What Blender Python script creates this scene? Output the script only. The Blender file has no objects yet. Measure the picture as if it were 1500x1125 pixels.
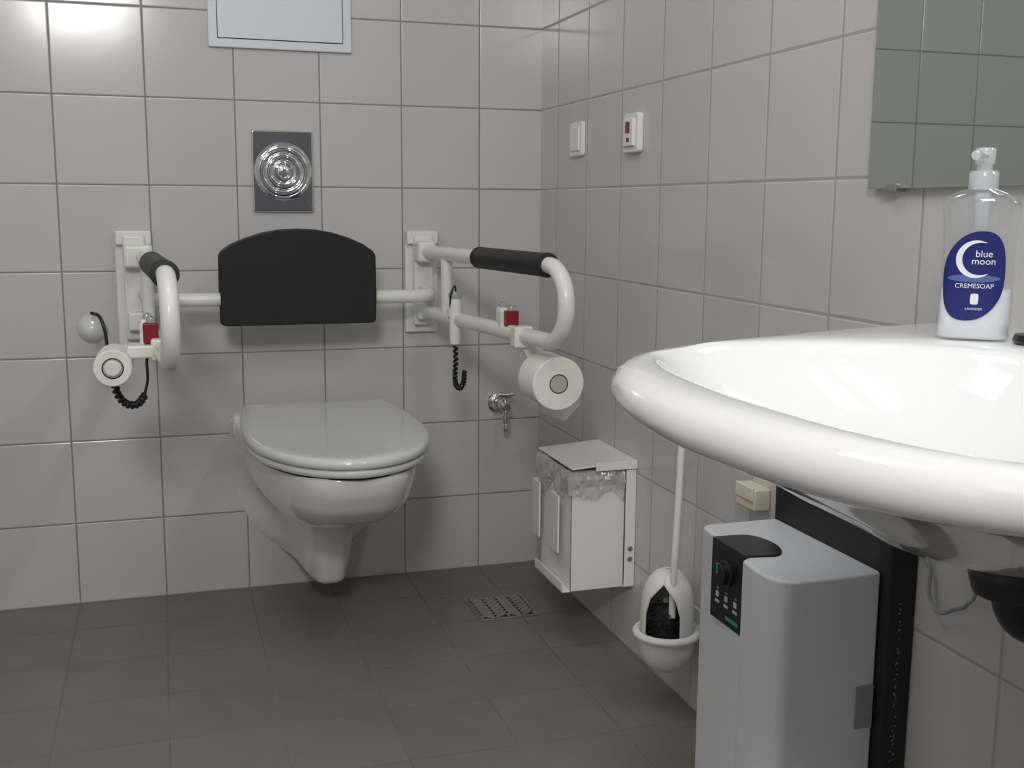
import bpy, bmesh, math, random
from mathutils import Vector, Matrix, noise
random.seed(4)
scene=bpy.context.scene
try:
    scene.view_settings.view_transform='Standard'; scene.view_settings.look='None'
except Exception: pass
COL=bpy.context.collection
# ------------------------------------------------------------ materials
def pmat(name,col,rough=.4,metal=0.0,bump=0,bscale=200,coat=0,var=0,emit=None,spec=None):
    m=bpy.data.materials.new(name); m.use_nodes=True; nt=m.node_tree; b=nt.nodes["Principled BSDF"]
    b.inputs["Base Color"].default_value=(*col,1); b.inputs["Roughness"].default_value=rough; b.inputs["Metallic"].default_value=metal
    if coat: b.inputs["Coat Weight"].default_value=coat; b.inputs["Coat Roughness"].default_value=.05
    if spec is not None: b.inputs["Specular IOR Level"].default_value=spec
    if emit: b.inputs["Emission Color"].default_value=(*emit[0],1); b.inputs["Emission Strength"].default_value=emit[1]
    if bump or var:
        g=nt.nodes.new("ShaderNodeNewGeometry"); n=nt.nodes.new("ShaderNodeTexNoise"); n.inputs["Scale"].default_value=bscale
        nt.links.new(g.outputs["Position"],n.inputs["Vector"])
    if bump:
        bp=nt.nodes.new("ShaderNodeBump"); bp.inputs["Strength"].default_value=bump; bp.inputs["Distance"].default_value=.001
        nt.links.new(n.outputs["Fac"],bp.inputs["Height"]); nt.links.new(bp.outputs[0],b.inputs["Normal"])
    if var:
        mx=nt.nodes.new("ShaderNodeMix"); mx.data_type='RGBA'; mx.inputs[6].default_value=(*[c*(1-var) for c in col],1); mx.inputs[7].default_value=(*[min(1,c*(1+var)) for c in col],1)
        nt.links.new(n.outputs["Fac"],mx.inputs[0]); nt.links.new(mx.outputs[2],b.inputs["Base Color"])
    return m
def clear_mat(name,col,gl=.12,tint=.9,white=0.0):
    m=bpy.data.materials.new(name); m.use_nodes=True; nt=m.node_tree; nt.nodes.clear()
    o=nt.nodes.new("ShaderNodeOutputMaterial"); t=nt.nodes.new("ShaderNodeBsdfTransparent"); t.inputs[0].default_value=(*[c*tint for c in col],1)
    g=nt.nodes.new("ShaderNodeBsdfGlossy"); g.inputs["Roughness"].default_value=.06; g.inputs[0].default_value=(1,1,1,1)
    d=nt.nodes.new("ShaderNodeBsdfDiffuse"); d.inputs[0].default_value=(*col,1)
    m0=nt.nodes.new("ShaderNodeMixShader"); m0.inputs[0].default_value=white; nt.links.new(t.outputs[0],m0.inputs[1]); nt.links.new(d.outputs[0],m0.inputs[2])
    lw=nt.nodes.new("ShaderNodeLayerWeight"); lw.inputs[0].default_value=.25
    mr=nt.nodes.new("ShaderNodeMapRange"); mr.inputs[3].default_value=gl*.4; mr.inputs[4].default_value=min(1,gl*5)
    nt.links.new(lw.outputs["Facing"],mr.inputs[0])
    m1=nt.nodes.new("ShaderNodeMixShader"); nt.links.new(mr.outputs[0],m1.inputs[0]); nt.links.new(m0.outputs[0],m1.inputs[1]); nt.links.new(g.outputs[0],m1.inputs[2])
    nt.links.new(m1.outputs[0],o.inputs[0]); return m
def tile_mat(name,ax,off,size,gw,tcol,gcol,rough,var=.03,bumpd=.0012,mott=0.0,wav=.15,gvar=0):
    m=bpy.data.materials.new(name); m.use_nodes=True; nt=m.node_tree; L=nt.links.new; N=nt.nodes.new
    b=nt.nodes["Principled BSDF"]; g=N("ShaderNodeNewGeometry"); s=N("ShaderNodeSeparateXYZ"); L(g.outputs["Position"],s.inputs[0])
    def M(op,a,b_=None):
        n=N("ShaderNodeMath"); n.operation=op
        for i,v in enumerate((a,b_)):
            if v is None: continue
            if isinstance(v,(int,float)): n.inputs[i].default_value=v
            else: L(v,n.inputs[i])
        return n.outputs[0]
    ds=[];fl=[]
    for a,o in zip(ax,off):
        t=M('DIVIDE',M('ADD',s.outputs[a],o+size*50),size); f=M('FRACT',t); fl.append(M('FLOOR',t))
        ds.append(M('SUBTRACT',.5,M('ABSOLUTE',M('SUBTRACT',f,.5))))
    d=M('MULTIPLY',M('MINIMUM',ds[0],ds[1]),size)
    def mr(a,b_):
        n=N("ShaderNodeMapRange"); n.interpolation_type='SMOOTHSTEP'; n.inputs[1].default_value=a; n.inputs[2].default_value=b_; L(d,n.inputs[0]); return n.outputs[0]
    mask=mr(gw/2-.0004,gw/2+.0005); pil=mr(gw/2-.0006,gw/2+.0022)
    c=N("ShaderNodeCombineXYZ"); L(fl[0],c.inputs[0]); L(fl[1],c.inputs[1]); wn=N("ShaderNodeTexWhiteNoise"); wn.noise_dimensions='3D'; L(c.outputs[0],wn.inputs[0])
    nz=N("ShaderNodeTexNoise"); nz.inputs["Scale"].default_value=9; nz.inputs["Detail"].default_value=5; L(g.outputs["Position"],nz.inputs[0])
    val=M('ADD',M('MULTIPLY',M('SUBTRACT',wn.outputs["Value"],.5),2*var),M('MULTIPLY',M('SUBTRACT',nz.outputs["Fac"],.5),2*mott))
    val=M('ADD',val,1.0)
    hs=N("ShaderNodeVectorMath"); hs.operation='SCALE'; hs.inputs[0].default_value=tcol; L(val,hs.inputs["Scale"])
    nz2=N("ShaderNodeTexNoise"); nz2.inputs["Scale"].default_value=3.5; L(g.outputs["Position"],nz2.inputs[0])
    gs=N("ShaderNodeVectorMath"); gs.operation='SCALE'; gs.inputs[0].default_value=gcol; L(M('ADD',1.0-gvar*.5,M('MULTIPLY',nz2.outputs["Fac"],gvar)),gs.inputs["Scale"])
    mx=N("ShaderNodeMix"); mx.data_type='RGBA'; L(gs.outputs[0],mx.inputs[6]); L(mask,mx.inputs[0]); L(hs.outputs[0],mx.inputs[7]); L(mx.outputs[2],b.inputs["Base Color"])
    rm=N("ShaderNodeMapRange"); rm.inputs[3].default_value=.8; rm.inputs[4].default_value=rough; L(mask,rm.inputs[0]); L(rm.outputs[0],b.inputs["Roughness"])
    n2=N("ShaderNodeTexNoise"); n2.inputs["Scale"].default_value=14; n2.inputs["Detail"].default_value=1; L(g.outputs["Position"],n2.inputs[0])
    hh=M('ADD',pil,M('MULTIPLY',n2.outputs["Fac"],wav))
    bp=N("ShaderNodeBump"); bp.inputs["Strength"].default_value=.6; bp.inputs["Distance"].default_value=bumpd; L(hh,bp.inputs["Height"]); L(bp.outputs[0],b.inputs["Normal"])
    return m
WT=(.60,.588,.575); GR=(.27,.26,.25)
m_back=tile_mat("tile_back",(0,2),(.1648,0),.2,.0034,WT,GR,.15)
m_right=tile_mat("tile_right",(1,2),(.126,0),.2,.0034,WT,(.42,.41,.40),.15)
m_floor=tile_mat("tile_floor",(0,1),(.1648,.18),.2,.004,(.200,.188,.173),(.185,.160,.125),.5,var=.05,mott=.16,bumpd=.0005,gvar=.8)
m_ceil=pmat("ceiling_paint",(.75,.75,.74),.9)
cer=pmat("white_ceramic",(.90,.90,.90),.05,coat=.4)
cer2=pmat("toilet_ceramic",(.82,.82,.80),.09,coat=.3)
seatm=pmat("seat_plastic",(.69,.70,.68),.10,coat=.3)
enam=pmat("white_enamel",(.80,.81,.76),.25)
enamb=pmat("white_steel",(.90,.89,.86),.3)
plw=pmat("white_plastic",(.84,.84,.83),.35)
hatm=pmat("hatch_white",(.74,.77,.82),.4)
blk=pmat("black_foam",(.012,.013,.015),.75,bump=.8,bscale=900)
blk2=pmat("black_rubber",(.015,.015,.017),.55)
blkp=pmat("black_plastic",(.012,.013,.018),.3)
chrome=pmat("chrome",(.85,.86,.88),.06,1)
steel=pmat("brushed_steel",(.50,.49,.47),.35,1)
red=pmat("red_plastic",(.24,.01,.02),.35)
paper=pmat("toilet_paper",(.88,.85,.80),.95,bump=.3,bscale=300)
card=pmat("cardboard_core",(.50,.46,.40),.9)
heat=pmat("heater_white",(.78,.81,.85),.28)
cream=pmat("cream_plastic",(.75,.70,.55),.4)
grey=pmat("grey_sticker",(.30,.32,.36),.5)
teal=pmat("teal_print",(.03,.35,.38),.5)
lite=pmat("light_print",(.6,.62,.65),.5)
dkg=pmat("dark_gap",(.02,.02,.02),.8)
mirm=pmat("mirror_glass",(.52,.565,.54),.015,1)
blue=pmat("label_blue",(.010,.017,.15),.3)
wht=pmat("label_white",(.80,.83,.90),.5)
pale=pmat("label_pale",(.08,.13,.36),.5)
soap=pmat("liquid_soap",(.88,.88,.92),.3)
plastic_clear=clear_mat("clear_plastic",(.93,.95,.96),.10,1.0,.03)
pump_clear=clear_mat("pump_plastic",(.88,.91,.93),.14,.95,.5)
bagm=clear_mat("bag_film",(.92,.91,.89),.13,.98,.42)
dome=clear_mat("clear_button",(.7,.72,.68),.2,.8,.45)
ballm=clear_mat("frosted_ball",(.80,.82,.76),.12,.9,.75)
bris=pmat("bristles",(.03,.03,.035),.9,bump=1,bscale=500)
doorm=pmat("door_paint",(.16,.17,.19),.5)
# ------------------------------------------------------------ mesh helpers
def root(name):
    e=bpy.data.objects.new(name,None); e.empty_display_size=.05; COL.objects.link(e); return e
def fin(name,bm,mat,parent,smooth=False,bevel=0,seg=3,recalc=True,angle=40):
    if recalc: bmesh.ops.recalc_face_normals(bm,faces=bm.faces[:])
    me=bpy.data.meshes.new(name); bm.to_mesh(me); bm.free()
    o=bpy.data.objects.new(name,me); COL.objects.link(o)
    if mat: me.materials.append(mat)
    if smooth:
        for p in me.polygons: p.use_smooth=True
        try: me.set_sharp_from_angle(angle=math.radians(angle))
        except Exception: pass
    if bevel:
        md=o.modifiers.new("bev","BEVEL"); md.width=bevel; md.segments=seg; md.limit_method='ANGLE'; md.angle_limit=math.radians(30)
        for p in me.polygons: p.use_smooth=True
        w=o.modifiers.new("wn","WEIGHTED_NORMAL"); w.keep_sharp=False
    if parent: o.parent=parent
    return o
def box(name,a,b,mat,parent=None,bevel=.002,M=None):
    bm=bmesh.new(); bmesh.ops.create_cube(bm,size=1)
    for v in bm.verts:
        v.co=Vector(((a[i]+b[i])/2+v.co[i]*(b[i]-a[i]) for i in range(3)))
    if M: bm.transform(M)
    return fin(name,bm,mat,parent,bevel=bevel)
def frame(t,up=None):
    t=t.normalized(); u=Vector((0,0,1)) if up is None else up
    if abs(t.dot(u))>.95: u=Vector((1,0,0))
    a=t.cross(u).normalized(); b=a.cross(t).normalized(); return a,b
def loft(name,rings,mat,parent,cap=True,close=True,smooth=True,angle=40,bevel=0):
    bm=bmesh.new(); R=[[bm.verts.new(p) for p in r] for r in rings]; n=len(R[0])
    for i in range(len(R)-1):
        for j in range(n if close else n-1):
            k=(j+1)%n; bm.faces.new((R[i][j],R[i][k],R[i+1][k],R[i+1][j]))
    if cap:
        bm.faces.new(R[0]); bm.faces.new(R[-1])
    return fin(name,bm,mat,parent,smooth=smooth,angle=angle,bevel=bevel)
def sweep(name,pts,r,mat,parent,seg=20,flat=1.0):
    pts=[Vector(p) for p in pts]; rings=[]; a=None
    for i,p in enumerate(pts):
        t=(pts[min(i+1,len(pts)-1)]-pts[max(i-1,0)]).normalized()
        if a is None: a,b=frame(t)
        else:
            a=(a-t*a.dot(t)).normalized(); b=a.cross(t)
        rr=r(i/(len(pts)-1)) if callable(r) else r
        rings.append([p+a*math.cos(2*math.pi*k/seg)*rr+b*math.sin(2*math.pi*k/seg)*rr for k in range(seg)])
    return loft(name,rings,mat,parent)
def fillet(pts,rad,n=10):
    pts=[Vector(p) for p in pts]; out=[pts[0]]
    for i in range(1,len(pts)-1):
        p=pts[i]; u=(pts[i-1]-p); v=(pts[i+1]-p); lu,lv=u.length,v.length; u.normalize(); v.normalize()
        ang=u.angle(v); d=min(rad/math.tan(ang/2),lu*.5,lv*.5); rr=d*math.tan(ang/2)
        c=p+(u+v).normalized()*(rr/math.sin(ang/2)); s=p+u*d-c; e=p+v*d-c; w=s.angle(e)
        for k in range(n+1):
            t=k/n; q=s*(math.sin((1-t)*w)/math.sin(w))+e*(math.sin(t*w)/math.sin(w)); out.append(c+q)
    out.append(pts[-1]); return out
def spline(pts,n=12):
    P=[Vector(p) for p in pts]; P=[P[0]*2-P[1]]+P+[P[-1]*2-P[-2]]; o=[]
    for i in range(1,len(P)-2):
        for k in range(n):
            t=k/n; a,b,c,d=P[i-1:i+3]
            o.append(.5*((2*b)+(c-a)*t+(2*a-5*b+4*c-d)*t*t+(3*b-a-3*c+d)*t**3))
    o.append(P[-2]); return o
def lathe(name,prof,org,axis,mat,parent,seg=40,a0=0,a1=2*math.pi,up=None,angle=35,sy=1.0):
    org=Vector(org); ax=Vector(axis).normalized(); u,v=frame(ax,up); full=abs(a1-a0-2*math.pi)<1e-6
    n=seg if full else seg+1; rings=[]
    for r,h in prof:
        r=max(r,1e-5); rings.append([org+ax*h+u*math.cos(a0+(a1-a0)*k/seg)*r+v*math.sin(a0+(a1-a0)*k/seg)*r*sy for k in range(n)])
    return loft(name,rings,mat,parent,cap=full,close=full,angle=angle)
def cyl(name,p0,p1,r,mat,parent,seg=32,bev=.0015):
    p0=Vector(p0);p1=Vector(p1);L=(p1-p0).length; bev=min(bev,r*.4,L*.3)
    return lathe(name,[(r-bev,0),(r-bev*.3,bev*.3),(r,bev),(r,L-bev),(r-bev*.3,L-bev*.3),(r-bev,L)],p0,p1-p0,mat,parent,seg)
def torus(name,c,axis,R,r,mat,parent,seg=40,s2=14):
    return lathe(name,[(R+r*math.cos(2*math.pi*k/s2),r*math.sin(2*math.pi*k/s2)) for k in range(s2+1)],c,axis,mat,parent,seg) 
def extr(name,poly,axis,a,b,mat,parent,bevel=.002,M=None):
    bm=bmesh.new(); o=[i for i in range(3) if i!=axis]
    def mk(p,v):
        c=[0,0,0]; c[o[0]]=p[0]; c[o[1]]=p[1]; c[axis]=v; return bm.verts.new(c)
    A=[mk(p,a) for p in poly]; B=[mk(p,b) for p in poly]; n=len(poly)
    bm.faces.new(A); bm.faces.new(B)
    for i in range(n): bm.faces.new((A[i],A[(i+1)%n],B[(i+1)%n],B[i]))
    if M: bm.transform(M)
    return fin(name,bm,mat,parent,bevel=bevel)
def rrect(x0,x1,z0,z1,r,n=6):
    o=[]
    for cx,cz,a in ((x1-r,z1-r,0),(x0+r,z1-r,90),(x0+r,z0+r,180),(x1-r,z0+r,270)):
        for k in range(n+1):
            t=math.radians(a+90*k/n); o.append((cx+r*math.cos(t),cz+r*math.sin(t)))
    return o
# ------------------------------------------------------------ room
XL,YF,H=-2.1,-3.5,2.5
box("wall_back",(XL-.1,0,0),(.1,.1,H),m_back,bevel=0)
box("wall_right",(0,YF,0),(.1,0,H),m_right,bevel=0)
box("wall_left",(XL-.1,YF,0),(XL,0,H),m_right,bevel=0)
box("wall_front",(XL-.1,YF-.1,0),(.1,YF,H),m_back,bevel=0)
box("floor",(XL-.1,YF-.1,-.1),(.1,.1,0),m_floor,bevel=0)
box("ceiling",(XL-.1,YF-.1,H),(.1,.1,H+.1),m_ceil,bevel=0)
dr=root("unseen_dark_door")  # unseen door, added dark so the chrome flush plate reflects some contrast
box("leaf",(-.95,YF,0.0),(-.10,YF+.04,2.05),doorm,dr)
for i,(a,b) in enumerate((((-1.0,YF,0),(-.95,YF+.06,2.1)),((-.10,YF,0),(-.05,YF+.06,2.1)),((-1.0,YF,2.05),(-.05,YF+.06,2.1)))): box("jamb_%d"%i,a,b,plw,dr)
cyl("handle_stem",(-.87,YF+.04,1.03),(-.87,YF+.09,1.03),.009,steel,dr); cyl("handle",(-.88,YF+.085,1.03),(-.76,YF+.085,1.03),.009,steel,dr)
# ------------------------------------------------------------ access hatch
h=root("access_hatch")
box("frame",(-.82,-.010,1.318),(-.487,0,1.72),hatm,h,.003)
box("groove",(-.800,-.0115,1.338),(-.508,-.009,1.70),dkg,h,0)
box("door_panel",(-.7985,-.0135,1.3395),(-.5095,-.009,1.6985),hatm,h,.001)
# ------------------------------------------------------------ flush plate
f=root("flush_plate"); cx,cz=-.657,1.036
extr("plate",rrect(-.730,-.585,.940,1.132,.006),1,-.012,0,chrome,f,.004)
prof=[]
for i in range(0,97):
    r=.0695*(1-i/96); hgt=.010*(.5-.5*math.cos(r/.0695*math.pi*2*4)) + .005*(1-r/.07)
    if r<.015: hgt=.011+.003*math.cos(r/.015*math.pi/2)
    prof.append((r,hgt if i else 0))
lathe("ring_button",prof,(cx,-.0115,cz),(0,-1,0),chrome,f,72,angle=70)
# ------------------------------------------------------------ toilet
T=root("toilet"); tx=-.597
def interp(tab,z):
    for (a,*A),(b,*B) in zip(tab,tab[1:]):
        if a<=z<=b:
            t=(z-a)/(b-a); return [p+(q-p)*t for p,q in zip(A,B)]
    return list(tab[-1][1:]) if z>tab[-1][0] else list(tab[0][1:])
tab=[(.072,.20,.034,.03),(.076,.245,.046,.05),(.094,.285,.058,.085),(.14,.305,.065,.135),(.18,.315,.070,.165),(.22,.327,.075,.182),(.245,.350,.086,.190),(.262,.40,.106,.194),(.275,.455,.125,.197),(.295,.53,.149,.200),(.325,.605,.169,.202),(.36,.657,.183,.204),(.40,.685,.190,.204),(.425,.694,.192,.204),(.436,.694,.192,.204),(.440,.690,.189,.201)]
def tring(z):
    yf,w,F=interp(tab,z); R=[]; n=28
    for k in range(n+1):
        s=k/n*math.pi/2; y=yf*math.sin(s); x=w*max(0,math.cos(s))**.62
        x+= (max(F-w,0))*math.exp(-(y/.055)**1.3)
        R.append((x,-y-.001))
    return [Vector((tx-x,y,z)) for x,y in R]+[Vector((tx+x,y,z)) for x,y in R[::-1][1:]]
zs=[.072,.076,.084]+[.094+.0103*i for i in range(33)]+[.436,.440]
zs=sorted(set(zs))
loft("bowl_body",[tring(z) for z in zs],cer2,T,angle=75)
box("rear_deck",(tx-.200,-.07,.40),(tx+.200,-.001,.456),cer2,T,.012)
def lring(z,ins,zb=None):
    n=40; R=[]; y0,L=-.050,.664
    for k in range(n+1):
        t=.5-.5*math.cos(math.pi*k/n)
        if t<.45: w=.174+.022*math.sin(math.pi*t/.9)
        else: w=.196*(1-((t-.45)/.55)**2.3)**.5 if t<1 else 0
        R.append((max(w-ins,0) if t<1 else 0, y0-ins-(L-2*ins)*t))
    return [Vector((tx-x,y,z)) for x,y in R]+[Vector((tx+x,y,z)) for x,y in R[::-1][1:]]
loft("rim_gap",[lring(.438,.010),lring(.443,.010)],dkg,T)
loft("seat",[lring(.4425,.006),lring(.4445,.002),lring(.455,.001),lring(.4585,.004)],seatm,T,angle=70)
loft("seat_gap",[lring(.457,.005),lring(.461,.005)],cream,T)
loft("lid",[lring(.4600,.003),lring(.462,-.001),lring(.473,-.001),lring(.4775,.002),lring(.480,.008),lring(.4812,.02),lring(.4815,.05),lring(.4822,.13)],seatm,T,angle=70)
for s in (-1,1): cyl("hinge_%d"%s,(tx+s*.10,-.042,.455),(tx+s*.10,-.042,.472),.014,seatm,T)
# ------------------------------------------------------------ support rails
def bracket(g,bx,zb):
    box("wall_plate",(bx-.042,-.016,zb),(bx+.042,0,.865),enam,g,.004)
    box("top_plate",(bx-.040,-.030,.862),(bx+.040,0,.895),enam,g,.004)
    box("column",(bx-.024,-.040,zb+.02),(bx+.026,-.012,.885),enam,g,.006)
def rail(name,bx,x0,x1,zt,zl,yb,zb):
    g=root(name); bracket(g,bx,zb)
    X=lambda y:x0+(x1-x0)*(-.05-y)/(-.05-yb)
    box("hinge_block",(min(bx,x0)-.022,-.085,zt-.026),(max(bx,x0)+.022,-.03,zt+.026),enam,g,.008)
    box("lower_block",(min(bx,x0)-.018,-.07,zl-.02),(max(bx,x0)+.018,-.03,zl+.024),enam,g,.006)
    sweep("tube",fillet([(x0,-.05,zt),(x1,yb,zt),(x1,yb,zl),(x0,-.05,zl)],(zt-zl)/2-.0005,14),.0163,enam,g,24)
    cyl("strut",(X(-.2),-.2,zl),(X(-.2),-.2,zt),.0135,enam,g)
    a=Vector((X(-.39),-.39,zt)); ye=yb+.075; b=Vector((X(ye),ye,zt)); L=(b-a).length
    lathe("grip",[(.017,0),(.0225,.001),(.024,.004),(.024,.012),(.023,.014),(.0235,.02),(.0235,L-.02),(.023,L-.014),(.0245,L-.012),(.0245,L-.004),(.023,L-.001),(.017,L)],a,b-a,blk2,g,32)
    return g,X
gR,XR=rail("grab_bar",-.32,-.322,-.220,.845,.697,-.80,.640)
gL,XLf=rail("grab_bar",-1.005,-.985,-.934,.838,.686,-.84,.622)
# backrest
B=root("backrest"); c=-.643; y0=-.150
poly=[(c+s,z) for s,z in ((-.176,.690),(-.170,.684),(.170,.684),(.176,.690),(.177,.76),(.176,.842),(.170,.852),(.150,.866),(.118,.880),(.08,.892),(.04,.899),(0,.901),(-.04,.899),(-.08,.892),(-.118,.880),(-.150,.866),(-.170,.852),(-.176,.842),(-.177,.76))]
extr("pad",poly,1,y0-.034,y0+.006,blk,B,.007)
poly2=[(c+(x-c)*1.015,.79+(z-.79)*1.02) for x,z in poly]
extr("pad_backing",poly2,1,y0+.004,y0+.012,blkp,B,.003)
sweep("bar",fillet([(-.318,-.041,.752),(-.318,-.145,.742),(-.972,-.145,.742),(-.985,-.041,.752)],.05,10),.0158,enam,B,22)
# red emergency buttons
def button(parent_name,x,y,z):
    g=root(parent_name)
    box("clamp",(x-.006,y-.013,z-.012),(x+.016,y+.013,z+.03),plw,g,.003)
    box("red_case",(x+.0,y-.032,z-.006),(x+.028,y-.010,z+.032),red,g,.003)
    box("white_case",(x-.004,y+.0,z+.004),(x+.020,y+.03,z+.036),plw,g,.003)
    lathe("dome",[(.009,0),(.009,.005),(.0075,.010),(.004,.0125),(.0005,.0135)],(x+.015,y-.021,z+.032),(0,0,1),dome,g,20)
    lathe("dome_small",[(.009,0),(.009,.004),(.0075,.009),(.004,.0115),(.0005,.0125)],(x+.008,y+.015,z+.036),(0,0,1),dome,g,20)
button("call_button",XR(-.53)-.008,-.53,.710)
button("call_button",XLf(-.55)-.030,-.55,.704)
# toilet rolls
def roll(ctr,yb,yf,R,r,name="toilet_roll"):
    g=root(name); L=yb-yf
    prof=[(r,0),(R-.002,0),(R,.002),(R,L-.002),(R-.002,L),(r,L),(r,0)]
    o=Vector((ctr[0],yb,ctr[1]))
    lathe("paper",prof,o,(0,-1,0),paper,g,56)
    lathe("core",[(r+.0005,-.0005),(r-.0015,-.0005),(r-.0015,L+.0005),(r+.0005,L+.0005)],o,(0,-1,0),card,g,40)
    return g
g=roll((-.205,.611),-.625,-.722,.0535,.019)
g=root("toilet_roll_holder")
x=XR(-.60)
extr("side_plate",[(x-.012,.690),(x+.03,.690),(-.185,.640),(-.185,.600),(-.215,.600),(-.228,.640)],1,-.616,-.612,plw,g,.001)
cyl("spindle",(-.205,-.612,.611),(-.205,-.700,.611),.0165,pmat("holder_grey",(.35,.35,.34),.5),g)
extr("back_flap",[(-.21,.61),(-.205,.535),(-.151,.512),(-.118,.545),(-.114,.580),(-.150,.625)],1,-.612,-.6095,plw,g,.0005)
box("clamp",(x-.02,-.63,.672),(x+.02,-.595,.716),enam,g,.005)
g=roll((-1.036,.6625),-.55,-.65,.0335,.0185)
g=root("toilet_roll_holder")
x=XLf(-.60)
lathe("end_cap",[(.0005,.004),(.012,.004),(.014,.0025),(.014,-.10)],(-1.036,-.651,.6625),(0,-1,0),plw,g,32)
extr("side_plate",[(-1.03,.668),(-1.03,.690),(x+.004,.700),(x+.004,.672)],1,-.546,-.540,plw,g,.001)
box("arm",(-1.012,-.60,.672),(x,-.545,.696),enam,g,.004)
box("clamp",(x-.02,-.60,.666),(x+.02,-.565,.708),enam,g,.005)
# handsets
g=root("hand_control"); hx,hy=XR(-.25)-.004,-.272
lathe("grip_body",[(.006,0),(.012,.004),(.0135,.02),(.0145,.09),(.0145,.11),(.012,.118)],(hx,hy,.636),(0,0,1),plw,g,28)
lathe("knob",[(.0145,0),(.0165,.006),(.0165,.012),(.012,.019),(.006,.022),(.0005,.0225)],(hx,hy,.745),(0,0,1),dome,g,28)
box("clip",(hx-.016,hy-.004,.70),(hx+.016,hy+.02,.722),enam,g,.004)
sweep("clip_wire",spline([(hx-.012,hy,.72),(hx-.014,hy-.012,.755),(hx-.004,hy-.012,.775),(hx,hy-.008,.74)]),.0022,blkp,g,8)
def coil(name,path,mat,parent,R=.005,r=.0028,turns=14):
    P=spline(path,24); n=len(P); o=[]
    for i,p in enumerate(P):
        t=(P[min(i+1,n-1)]-P[max(i-1,0)]); a,b=frame(t,Vector((0,1,0)))
        for k in range(3):
            ph=2*math.pi*turns*(i+k/3)/n; q=p+(P[min(i+1,n-1)]-p)*k/3
            o.append(q+a*math.cos(ph)*R+b*math.sin(ph)*R)
    return sweep(name,o,r,mat,parent,7)
coil("cord",[(hx,hy,.640),(hx+.001,hy,.60),(hx-.001,hy,.565),(hx+.002,hy,.542),(hx+.012,hy,.535),(hx+.020,hy,.550),(hx+.022,hy,.575)],blkp,g,R=.0036,r=.0034,turns=20)
g=root("hand_control"); sx,sy,sz=-1.083,-.36,.705
dv=Vector((-.0587,.978,-.105)).normalized()
lathe("ball_grip",[(.0005,-.031),(.013,-.0285),(.024,-.020),(.030,-.007),(.0305,.004),(.026,.018),(.016,.028),(.008,.032),(.008,.06)],(sx,sy,sz),dv,ballm,g,32)
lathe("ball_core",[(.0005,-.026),(.012,-.023),(.021,-.015),(.024,-.002),(.020,.013),(.009,.024),(.006,.055)],(sx,sy,sz),dv,plw,g,32)
e=Vector((sx,sy,sz))+dv*.05; k_=(-.001-e.y)/dv.y; cyl("stem",e,e+dv*k_,.008,plw,g)
ep=e+dv*k_; cyl("wall_rose",(ep.x,0,ep.z),(ep.x,-.01,ep.z),.018,plw,g)
sweep("wire",spline([(sx+.0,sy-.02,sz+.034),(sx+.016,sy-.04,sz+.028),(sx+.026,sy-.06,sz),(sx+.030,sy-.09,sz-.025),(sx+.038,sy-.12,sz-.045),(sx+.05,sy-.17,sz-.075)]),.0035,blkp,g,10)
coil("cord",[(-1.040,-.54,.630),(-1.034,-.56,.602),(-1.018,-.58,.585),(-.998,-.59,.585),(-.985,-.585,.600)],blkp,g,R=.0036,r=.0046,turns=12)
sweep("wire_low",spline([(-.985,-.585,.600),(-.978,-.58,.63),(-.978,-.575,.665),(-.972,-.57,.69)]),.0028,blkp,g,10)
# ------------------------------------------------------------ water valve
V=root("water_valve"); vx,vz=-.112,.447
lathe("rosette",[(.030,0),(.0295,.004),(.024,.010),(.016,.014),(.012,.014)],(vx,0,vz),(0,-1,0),chrome,V,36)
cyl("pipe",(vx,-.005,vz),(vx,-.075,vz),.0095,chrome,V)
lathe("valve_body",[(.010,0),(.013,.003),(.013,.012),(.0105,.016),(.0105,.03),(.013,.034),(.013,.044),(.009,.048)],(vx,-.034,vz),(0,-1,0),chrome,V,24)
cyl("neck",(vx,-.062,vz+.006),(vx+.0,-.062,vz+.030),.007,chrome,V)
extr("handle",[(vx-.024,vz+.026),(vx-.018,vz+.036),(vx,vz+.034),(vx+.022,vz+.036),(vx+.024,vz+.028),(vx+.008,vz+.020),(vx-.008,vz+.020)],1,-.072,-.054,chrome,V,.003)
lathe("spout",[(.0105,0),(.0105,.012),(.0085,.014),(.0085,.022),(.011,.024),(.011,.036),(.0085,.038),(.0078,.046),(.0092,.048),(.0078,.052),(.0092,.054),(.0075,.062),(.005,.066)],(vx,-.070,vz+.000),(0,0,-1),chrome,V,24)
# ------------------------------------------------------------ floor drain
D=root("floor_drain"); dx,dy=-.197,-.315
box("frame",(dx-.073,dy-.073,0),(dx+.073,dy+.073,.003),steel,D,.001)
box("pit",(dx-.064,dy-.064,.001),(dx+.064,dy+.064,.0035),dkg,D,0)
bm=bmesh.new()
def slat(bm,cx,cy,l,w,a):
    M=Matrix.Translation((cx,cy,.0045))@Matrix.Rotation(a,4,'Z')@Matrix.Diagonal((l,w,.003,1))
    bmesh.ops.create_cube(bm,size=1,matrix=M)
for i in range(4):
    for j in range(7):
        y=dy-.054+j*.018; x=dx-.048+i*.032
        slat(bm,x,y,.038,.0125,math.radians(35 if i%2 else -35))
for i in range(5): slat(bm,dx-.064+i*.032,dy,.006,.128,0)
fin("grate",bm,pmat("grate_metal",(.31,.30,.28),.5,.3),D)
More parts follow.
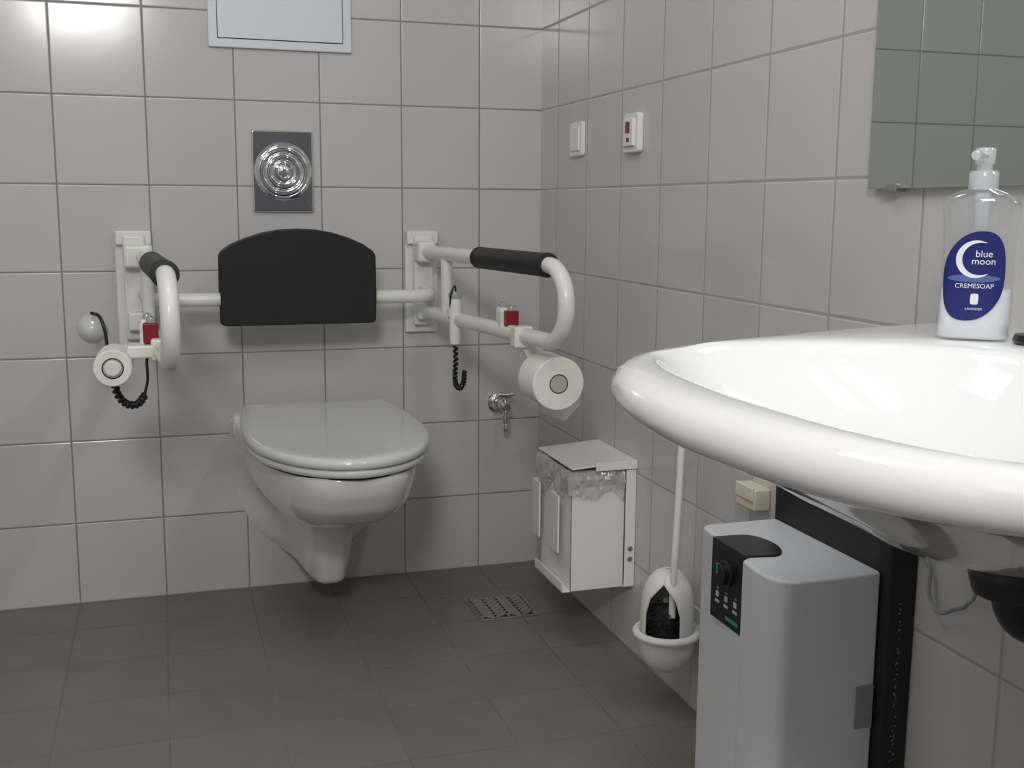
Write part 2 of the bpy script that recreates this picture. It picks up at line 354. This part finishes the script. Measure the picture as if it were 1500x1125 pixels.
# ------------------------------------------------------------ waste bin
W=root("waste_bin")
x0,x1,ya,yb,z0,z1=-.144,-.004,-.64,-.45,.146,.402
bm=bmesh.new(); t=.003
def addb(bm,a,b):
    M=Matrix.Translation([(a[i]+b[i])/2 for i in range(3)])@Matrix.Diagonal([b[i]-a[i] for i in range(3)]+[1]); bmesh.ops.create_cube(bm,size=1,matrix=M)
addb(bm,(x0,ya,z0),(x1-.018,ya+t,z1-.03)); addb(bm,(x0,yb-t,z0),(x1,yb,z1)); addb(bm,(x0,ya,z0),(x0+t,yb,z1-.025)); addb(bm,(x1-t,ya,z0),(x1,yb,z1)); addb(bm,(x0,ya,z0),(x1,yb,z0+t))
fin("body",bm,enamb,W,bevel=.001)
box("wall_bracket",(-.004,-.650,.150),(0,-.44,.415),enamb,W,.001)
box("bracket_flange",(-.024,-.652,.150),(-.001,-.649,.41),enamb,W,.001)
extr("lid",[(x0-.004,.416),(x0-.004,.419),(-.001,.4295),(-.001,.4265)],1,-.655,-.435,enamb,W,.0008)
box("lid_skirt",(-.095,-.657,.411),(-.001,-.653,.429),enamb,W,.0008)
for i,(yy,za,zb) in enumerate(((-.462,.225,.350),(-.585,.225,.350))):
    box("handle_plate_%d"%i,(x0-.018,yy-.024,za),(x0-.014,yy+.024,zb),enamb,W,.001)
    box("handle_web_%d"%i,(x0-.016,yy+.020,za),(x0+.001,yy+.024,zb),enamb,W,.001)
box("foot_plate",(x0-.018,-.64,.146),(x0-.014,-.46,.168),enamb,W,.001); box("foot_web",(x0-.018,-.64,.146),(x0+.002,-.46,.149),enamb,W,.001)
for zz in (.235,.212): lathe("screw_%d"%int(zz*1000),[(.006,0),(.0055,.002),(.003,.003),(.0005,.003)],(-.012,-.652,zz),(0,-1,0),steel,W,16)
def rectpt(u,cx,cy,hx,hy):
    u=u%1*4; i=int(u); f=u-i
    return [(cx-hx+2*hx*f,cy-hy),(cx+hx,cy-hy+2*hy*f),(cx+hx-2*hx*f,cy+hy),(cx-hx,cy+hy-2*hy*f)][i]
rings=[]; n=200
bx_,by_=(x0+x1-.02)/2,(ya+yb)/2; HX,HY=(x1-.02-x0)/2,(yb-ya)/2
for zi,(zz,e) in enumerate([(.27,-.004),(.36,-.003),(.395,.0),(.411,.001),(.409,.007),(.401,.011),(.393,.0115),(.385,.0115),(.377,.011),(.369,.010),(.361,.008),(.353,.006)]):
    r=[]
    for k in range(n):
        px,py=rectpt(k/n,bx_,by_,HX+e,HY+e); nn=noise.noise(Vector((px*85,py*85,zz*75)))+.6*noise.noise(Vector((px*170,py*170,zz*150))); n2=noise.noise(Vector((px*22+7,py*22,zz*6)))
        d=Vector((px-bx_,py-by_)).normalized()*nn*(.0075 if zi>1 else .002)
        r.append(Vector((min(px+d.x,-.027),py+d.y,zz+(n2*.030*(zi-3)/8 if zi>3 else 0))))
    rings.append(r)
loft("bin_liner",rings,bagm,W,cap=False,angle=28)
# ------------------------------------------------------------ toilet brush
G=root("toilet_brush"); qx,qy=-.068,-.955
lathe("bowl",[(.0005,0),(.018,.002),(.035,.012),(.046,.028),(.052,.048),(.054,.072),(.050,.072),(.047,.048),(.030,.015),(.001,.008)],(qx,qy,.095),(0,0,1),plw,G,44)
torus("ring",(qx,qy,.170),(0,0,1),.056,.0078,plw,G)
box("wall_arm",(qx+.05,qy-.02,.162),(0,qy+.02,.180),plw,G,.003)
box("wall_pad",(-.006,qy-.03,.14),(0,qy+.03,.21),plw,G,.003)
ca=math.atan2(-2.05,-1.0)
pr=[(.049,.165),(.050,.19),(.050,.215),(.047,.245),(.043,.260),(.036,.274),(.025,.287),(.012,.2935),(.0005,.295)]
rings=[]
for rr,hz in pr:
    w_=math.radians(42)*(1 if hz<.205 else math.sqrt(max(0,1-((hz-.205)/.060)**2)))
    a0=ca-.2+w_; a1=ca-.2+2*math.pi-w_
    rings.append([Vector((qx+rr*math.cos(a0+(a1-a0)*k/48),qy+rr*math.sin(a0+(a1-a0)*k/48),hz)) for k in range(49)])
o=loft("hood",rings,plw,G,cap=False,close=False,angle=80); sd=o.modifiers.new("s","SOLIDIFY"); sd.thickness=.003
bm=bmesh.new()
for i in range(1000):
    a=random.uniform(0,6.283); zz=random.uniform(.135,.222); L=random.uniform(.026,.036); 
    d=Vector((math.cos(a),math.sin(a),random.uniform(-.2,.25))); p=Vector((qx-.006,qy-.006,zz)); s=d.cross(Vector((0,0,1))).normalized()*.0011
    e=p+d*L; v=[bm.verts.new(p-s),bm.verts.new(p+s),bm.verts.new(e+s),bm.verts.new(e-s)]; bm.faces.new(v)
fin("bristle_tuft",bm,bris,G,recalc=False)
lathe("brush_core",[(.001,.01),(.018,.02),(.026,.06),(.026,.110),(.022,.122),(.005,.128)],(qx-.004,qy-.006,.10),(0,0,1),bris,G,20)
sweep("handle",[(qx-.004,qy-.030,.21),(qx-.004,qy-.030,.24),(qx-.004,qy-.032,.30),(qx-.001,qy-.036,.45),(qx,qy-.040,.57)],.0066,plw,G,18)
lathe("handle_knob",[(.006,0),(.009,.006),(.009,.018),(.0005,.024)],(qx,qy-.040,.565),(0,0,1),plw,G,20)
# ------------------------------------------------------------ water heater
E=root("water_heater"); zt=.480
pl=[(-.045,-1.282),(-.165,-1.282),(-.176,-1.290),(-.1905,-1.40),(-.190,-1.447),(-.199,-1.452),(-.204,-1.50),(-.201,-1.53),(-.192,-1.546),(-.178,-1.5535),(-.10,-1.553),(-.045,-1.550)]
extr("cover",pl,2,.012,zt,heat,E,.005)
extr("back_body",[(0,-1.262),(-.03,-1.264),(-.046,-1.278),(-.048,-1.30),(-.047,-1.54),(-.040,-1.562),(-.02,-1.566),(0,-1.566)],2,.0,.62,blk2,E,.004)
for i,(a,b) in enumerate(((-.16,-1.31),(-.16,-1.52))): cyl("foot_%d"%i,(a,b,0),(a,b,.014),.014,blkp,E)
extr("control_panel",[(-1.352,.478),(-1.446,.482),(-1.447,.368),(-1.440,.364),(-1.352,.364)],0,-.1925,-.184,blkp,E,.002)
pp=[(-.1925,-1.352)]+[(-.150+.028*math.cos(t),-1.405-.050*math.sin(t)) for t in [math.radians(-88+176*k/14) for k in range(15)]]+[(-.1925,-1.447)]
extr("panel_top",pp,2,.478,.4835,blkp,E,.0015)
lathe("dial",[(.020,0),(.020,.004),(.017,.006),(.017,.014),(.015,.016),(.0005,.016)],(-.191,-1.398,.442),(-1,0,0),blkp,E,32)
box("dial_mark",(-.2085,-1.3995,.444),(-.2065,-1.3965,.458),teal,E,0)
for i in range(3):
    yy=-1.372-.026*i
    box("print_a%d"%i,(-.1932,yy-.006,.400),(-.1922,yy+.002,.408),lite,E,0); box("print_b%d"%i,(-.1932,yy-.008,.391),(-.1922,yy+.004,.395),lite,E,0); box("print_c%d"%i,(-.1932,yy-.006,.412),(-.1922,yy+.0,.414),grey,E,0)
box("logo",(-.1932,-1.435,.374),(-.1922,-1.40,.379),teal,E,0)
box("sticker",(-.076,-1.5545,.262),(-.050,-1.5520,.322),grey,E,0)
# scuffed seam down the black body
bm=bmesh.new()
for i in range(70):
    zz=.10+.36*random.random(); M=Matrix.Translation((-.024+random.uniform(-.003,.003),-1.5665,zz))@Matrix.Diagonal((random.uniform(.0006,.002),.0006,random.uniform(.0008,.003),1)); bmesh.ops.create_cube(bm,size=1,matrix=M)
fin("seam_scuffs",bm,grey,E)
# ------------------------------------------------------------ wall socket + switches
s=root("power_outlet"); box("case",(-.030,-1.19,.462),(0,-1.125,.500),cream,s,.004); box("flap",(-.034,-1.185,.478),(-.028,-1.13,.503),cream,s,.003)
s=root("light_switch"); extr("frame",rrect(-.315,-.238,1.074,1.152,.006),0,-.010,0,plw,s,.002); box("rocker",(-.0135,-.303,1.086),(-.009,-.250,1.140),plw,s,.002)
s=root("alarm_switch"); extr("frame",rrect(-.642,-.568,1.068,1.148,.008),0,-.014,0,plw,s,.003); box("rocker",(-.020,-.629,1.081),(-.013,-.581,1.136),plw,s,.002)
box("red_lens",(-.022,-.614,1.108),(-.0195,-.596,1.130),red,s,.0005); box("red_mark",(-.022,-.612,1.090),(-.0195,-.602,1.098),red,s,.0005)
# ------------------------------------------------------------ mirror
s=root("mirror"); box("glass",(-.014,-2.62,.984),(-.008,-1.425,1.95),mirm,s,.0006)
box("backing",(-.008,-2.61,.992),(0,-1.435,1.94),plw,s,0)
for yy in (-1.48,-2.5): box("clip_%d"%int(-yy*100),(-.018,yy-.012,.980),(0,yy+.012,.990),steel,s,.001)
# ------------------------------------------------------------ washbasin
S=root("washbasin"); yc=-2.03; cxs=-.33
OUT=[(0,.43),(-.15,.40),(-.29,.36),(-.40,.328),(-.48,.290),(-.53,.248),(-.566,.185),(-.586,.11),(-.597,.0)]
IN=[(-.125,.0),(-.13,.10),(-.155,.19),(-.21,.250),(-.30,.285),(-.40,.290),(-.46,.272),(-.50,.230),(-.525,.14),(-.535,.0)]
def poly_r(P):
    pts=[(x,y) for x,y in P]; full=pts+[(x,-y) for x,y in pts[::-1]]
    def f(th):
        dx,dy=math.cos(th),math.sin(th); best=None
        n=len(full)
        for i in range(n):
            ax,ay=full[i]; bx,by=full[(i+1)%n]; ax-=cxs; bx-=cxs
            ex,ey=bx-ax,by-ay; den=dx*ey-dy*ex
            if abs(den)<1e-12: continue
            t=(ax*ey-ay*ex)/den; u=(ax*dy-ay*dx)/den
            if t>0 and -1e-6<=u<=1+1e-6: best=t if best is None else max(best,t)
        return best
    return f
N_=192
ths=[2*math.pi*k/N_ for k in range(N_)]
fo,fi=poly_r(OUT),poly_r(IN)
def smooth(a,it,lock=None):
    for _ in range(it):
        a=[a[k] if (lock and lock(k)) else (a[k-1]+2*a[k]+a[(k+1)%N_])/4 for k in range(N_)]
    return a
RO=[fo(t) for t in ths]; RI=[fi(t) for t in ths]
backlock=lambda k: abs((ths[k]+math.pi)%(2*math.pi)-math.pi)<math.radians(55)
RO=smooth(RO,20,backlock); RI=smooth(RI,30)
def ring(rf,z):
    o=[]
    for k,t in enumerate(ths):
        r=rf(k); x=cxs+r*math.cos(t); y=r*math.sin(t); o.append(Vector((min(x,-.0005),yc+y,z)))
    return o
mixr=lambda a,b,w:(lambda k:a[k]*(1-w)+b[k]*w)
def ins(a,d): return lambda k:a[k]-d
rings=[ring(lambda k:RO[k]*.15,.688),ring(lambda k:RO[k]*.25,.692),ring(ins(RO,.17),.712),ring(ins(RO,.13),.7315),ring(ins(RO,.10),.746),ring(ins(RO,.07),.7600),ring(ins(RO,.045),.7705),ring(ins(RO,.030),.7765),
 ring(ins(RO,.022),.7795),ring(ins(RO,.013),.7825),ring(ins(RO,.006),.7865),ring(ins(RO,.0015),.7925),ring(ins(RO,0),.7985),ring(ins(RO,.0012),.8055),ring(ins(RO,.006),.8125),ring(ins(RO,.014),.8180),
 ring(ins(RO,.026),.8205),ring(mixr(RO,RI,.75),.8200),ring(lambda k:RI[k]+.006,.8185),ring(ins(RI,0),.815),ring(ins(RI,.006),.807),ring(ins(RI,.015),.794),ring(ins(RI,.03),.778),ring(ins(RI,.05),.761),ring(ins(RI,.08),.740),ring(ins(RI,.12),.721),ring(lambda k:RI[k]*.28,.708),ring(lambda k:RI[k]*.1,.704)]
loft("basin",rings,cer,S,angle=80)
lathe("drain_ring",[(.032,0),(.031,.003),(.022,.003),(.020,.0)],(-.31,yc-.03,.7045),(0,0,1),chrome,S,32)
sweep("trap",fillet([(-.325,-2.085,.695),(-.325,-2.085,.635),(-.0,-2.085,.635)],.03,8),.016,blkp,S,20)
lathe("trap_cup",[(.02,0),(.030,.004),(.034,.018),(.034,.024),(.026,.036)],(-.325,-2.085,.660),(0,0,1),blkp,S,28)
sweep("cable",spline([(-.006,-1.565,.52),(-.01,-1.60,.50),(-.012,-1.605,.465),(-.012,-1.625,.447),(-.012,-1.655,.462),(-.02,-1.685,.480),(-.02,-1.70,.52),(-.03,-1.71,.72)]),.0026,grey,S,8)
Fc=root("basin_faucet")
lathe("base",[(.026,0),(.026,.006),(.021,.012),(.020,.10),(.018,.11),(.001,.112)],(-.075,yc,.820),(0,0,1),chrome,Fc,32)
sweep("spout",fillet([(-.075,yc,.90),(-.16,yc,.915),(-.20,yc,.885)],.03,8),.011,chrome,Fc,18)
sweep("lever",[(-.075,yc,.93),(-.085,yc,.95),(-.15,yc,.975)],.006,chrome,Fc,14)
dp=root("sink_plug"); lathe("plug",[(.0005,0),(.022,0),(.024,.004),(.022,.010),(.006,.012),(.005,.02),(.0005,.021)],(-.085,-1.832,.8200),(0,0,1),blkp,dp,28)
# ------------------------------------------------------------ soap bottle
P=root("soap_dispenser"); bx_,by_,bz=-.118,-1.775,.8200
ang=-math.radians(40.3)
MT=Matrix.Translation((bx_,by_,bz))@Matrix.Rotation(ang,4,'Z')@Matrix.Diagonal((.95,.95,.955,1))
def oval(w,d,z,n=56,p=.72):
    o=[]
    for k in range(n):
        t=2*math.pi*k/n; c_,s_=math.cos(t),math.sin(t)
        o.append(MT@Vector((w*math.copysign(abs(c_)**p,c_),d*math.copysign(abs(s_)**p,s_),z)))
    return o
body=[(.0005,.0005,0),(.036,.018,.0),(.0385,.0205,.003),(.0388,.021,.02),(.0375,.0205,.06),(.0378,.0205,.10),(.039,.021,.13),(.0405,.0215,.145),(.0405,.0215,.150),(.037,.0205,.157),(.026,.017,.163),(.016,.0145,.166),(.0135,.0135,.168),(.0135,.0135,.172)]
loft("bottle",[oval(*b) for b in body],plastic_clear,P,cap=False,angle=60)
sp=[(.0005,.0005,.0015),(.0345,.017,.0018),(.0368,.0195,.004),(.0372,.0198,.02),(.0362,.0194,.056),(.0005,.0005,.0565)]
loft("soap_fill",[oval(*b) for b in sp],soap,P,cap=False,angle=60)
def bl(name,prof,mat,o=(0,0,0),ax=(0,0,1)):
    return lathe(name,prof,MT@Vector(o),MT.to_3x3()@Vector(ax),mat,P,32)
bl("collar",[(.0145,0),(.0148,.001),(.0148,.017),(.0135,.0195),(.008,.020),(.008,.026),(.010,.027),(.0105,.040),(.0095,.043),(.0005,.044)],pump_clear,(0,0,.165))
bl("pump_nozzle",[(.0055,0),(.005,.028),(.0035,.030),(.0005,.030)],pump_clear,(0,-.004,.201),(-.35,-1,0))
bl("pump_chamber",[(.0005,-.0),(.007,.0),(.008,.006),(.008,.044),(.0005,.044)],pump_clear,(0,0,.118))
bl("dip_tube",[(.0022,0),(.0022,.105)],pump_clear,(0,0,.006))
def ydepth(x,z):
    for (w0,d0,z0_),(w1,d1,z1_) in zip(body,body[1:]):
        if z0_<=z<=z1_ and z1_>z0_:
            t=(z-z0_)/(z1_-z0_); w=w0+(w1-w0)*t; d=d0+(d1-d0)*t; break
    else: w,d=.038,.0205
    c_=min(1,abs(x)/w)**(1/.72); s_=math.sqrt(max(0,1-c_*c_))**.72
    return -d*s_
def patch(name,fn,mat,off,nu=40,nv=10):
    bm=bmesh.new(); g=[]
    for i in range(nv+1):
        row=[]
        for k in range(nu):
            x,z=fn(k/nu*2*math.pi,i/nv); row.append(bm.verts.new(MT@Vector((x,ydepth(x,z)-off,z))))
        g.append(row)
    for i in range(nv):
        for k in range(nu):
            q=[g[i][k],g[i][(k+1)%nu],g[i+1][(k+1)%nu],g[i+1][k]]; bm.faces.new(q)
    return fin(name,bm,mat,P,smooth=True,angle=180)
def lab(t,u):
    x=.0315*math.copysign(abs(math.cos(t))**.85,math.cos(t)); z=.0490*math.copysign(abs(math.sin(t))**.85,math.sin(t)); return (-.003+x*u+.007*(z*u/.05)*abs(math.sin(t)),.0715+z*u)
patch("label",lab,blue,.0006)
bm=bmesh.new(); outer=[];inner=[]
K=40
for k in range(K+1):
    a=math.radians(60+250*k/K); th=.0062*math.sin(math.pi*k/K)**.8+.0002
    for lst,r in ((outer,.0205),(inner,.0205-th)):
        x=-.002+r*math.cos(a); z=.090+r*math.sin(a); lst.append(bm.verts.new(MT@Vector((x,ydepth(x,z)-.0011,z))))
for k in range(K): bm.faces.new((outer[k],outer[k+1],inner[k+1],inner[k]))
fin("crescent_moon",bm,wht,P)
def text(name,body_,size,x,z,mat):
    cu=bpy.data.curves.new(name,'FONT'); cu.body=body_; cu.size=size; cu.align_x='CENTER'; cu.resolution_u=3
    ob=bpy.data.objects.new("t",cu); COL.objects.link(ob); bpy.context.view_layer.update()
    me=bpy.data.meshes.new_from_object(ob.evaluated_get(bpy.context.evaluated_depsgraph_get())); bpy.data.objects.remove(ob)
    for v in me.vertices:
        xx=x+v.co.x; zz=z+v.co.y; v.co=MT@Vector((xx,ydepth(xx,zz)-.0018,zz))
    o=bpy.data.objects.new(name,me); me.materials.clear(); me.materials.append(mat); COL.objects.link(o); o.parent=P
def bow(t,u): return (-.003+.027*math.cos(t)*u, .0690+.0042*math.sin(t)*u)
patch("label_band",bow,pale,.0009,30,4)
def flw(t,u): return (-.001+.0042*math.copysign(abs(math.cos(t))**.4,math.cos(t))*u,.0465+.0060*math.copysign(abs(math.sin(t))**.4,math.sin(t))*u)
patch("label_flower",flw,wht,.0009,20,3)
text("text_1","blue",.0105,.006,.0925,wht); text("text_2","moon",.0105,.006,.0845,wht); text("text_3","CREMESOAP",.0072,-.002,.0585,wht); text("text_4","LAVENDER",.0036,-.001,.0345,wht)
# ------------------------------------------------------------ lights
def area(name,loc,rot,sx,sy,pw,col):
    l=bpy.data.lights.new(name,'AREA'); l.shape='RECTANGLE'; l.size=sx; l.size_y=sy; l.energy=pw; l.color=col
    o=bpy.data.objects.new(name,l); o.location=loc; o.rotation_euler=rot; COL.objects.link(o); return o
emi=pmat("lamp_diffuser",(.9,.9,.9),.5,emit=((.97,.98,1),1.2))
c_=root("ceiling_lamp"); box("housing",(-1.30,-1.75,2.44),(-.70,-1.15,2.5),plw,c_,.01); box("diffuser",(-1.27,-1.72,2.43),(-.73,-1.18,2.445),emi,c_,.004)
o=area("ceiling_light",(-1.0,-1.45,2.42),(0,0,0),.5,.5,5,(1,.985,.965)); o.parent=c_
w_=root("bulkhead_lamp"); LY=YF+.001; box("housing",(-1.55,LY,1.76),(-1.05,LY+.05,2.20),plw,w_,.01); box("diffuser",(-1.53,LY+.05,1.78),(-1.07,LY+.065,2.18),emi,w_,.004)
o=area("bulkhead_light",(-1.30,YF+.075,1.98),(math.radians(86),0,0),.44,.38,28,(1,.985,.965)); o.parent=w_
v_=root("vanity_lamp"); box("housing",(-.06,-2.35,1.99),(-.001,-1.75,2.05),plw,v_,.01); cyl("tube_cover",(-.075,-2.32,2.02),(-.075,-1.78,2.02),.022,emi,v_)
o=area("vanity_light",(-.11,-2.05,2.0),(0,math.radians(35),0),.05,.5,4.5,(.97,.98,1)); o.parent=v_
wd=bpy.data.worlds.new("world"); scene.world=wd; wd.use_nodes=True; wd.node_tree.nodes["Background"].inputs[0].default_value=(.5,.52,.55,1); wd.node_tree.nodes["Background"].inputs[1].default_value=.1
# ------------------------------------------------------------ camera
F,cxx,cyy,czz,ya_,pi_,ro_=1616.85,-.9427,-2.7480,.9569,.3063,-.1595,.0073
fv=Vector((math.sin(ya_)*math.cos(pi_),math.cos(ya_)*math.cos(pi_),math.sin(pi_))); r=Vector((math.cos(ya_),-math.sin(ya_),0)); u=r.cross(fv)
r2=r*math.cos(ro_)+u*math.sin(ro_); u2=-r*math.sin(ro_)+u*math.cos(ro_)
cd=bpy.data.cameras.new("camera"); co=bpy.data.objects.new("camera",cd); COL.objects.link(co)
cd.sensor_width=36; cd.sensor_fit='HORIZONTAL'; cd.lens=F/1500*36; cd.clip_start=.02
Mx=Matrix.Identity(4)
for i in range(3): Mx[i][0]=r2[i]; Mx[i][1]=u2[i]; Mx[i][2]=-fv[i]
Mx[0][3],Mx[1][3],Mx[2][3]=cxx,cyy,czz
co.matrix_world=Mx; scene.camera=co
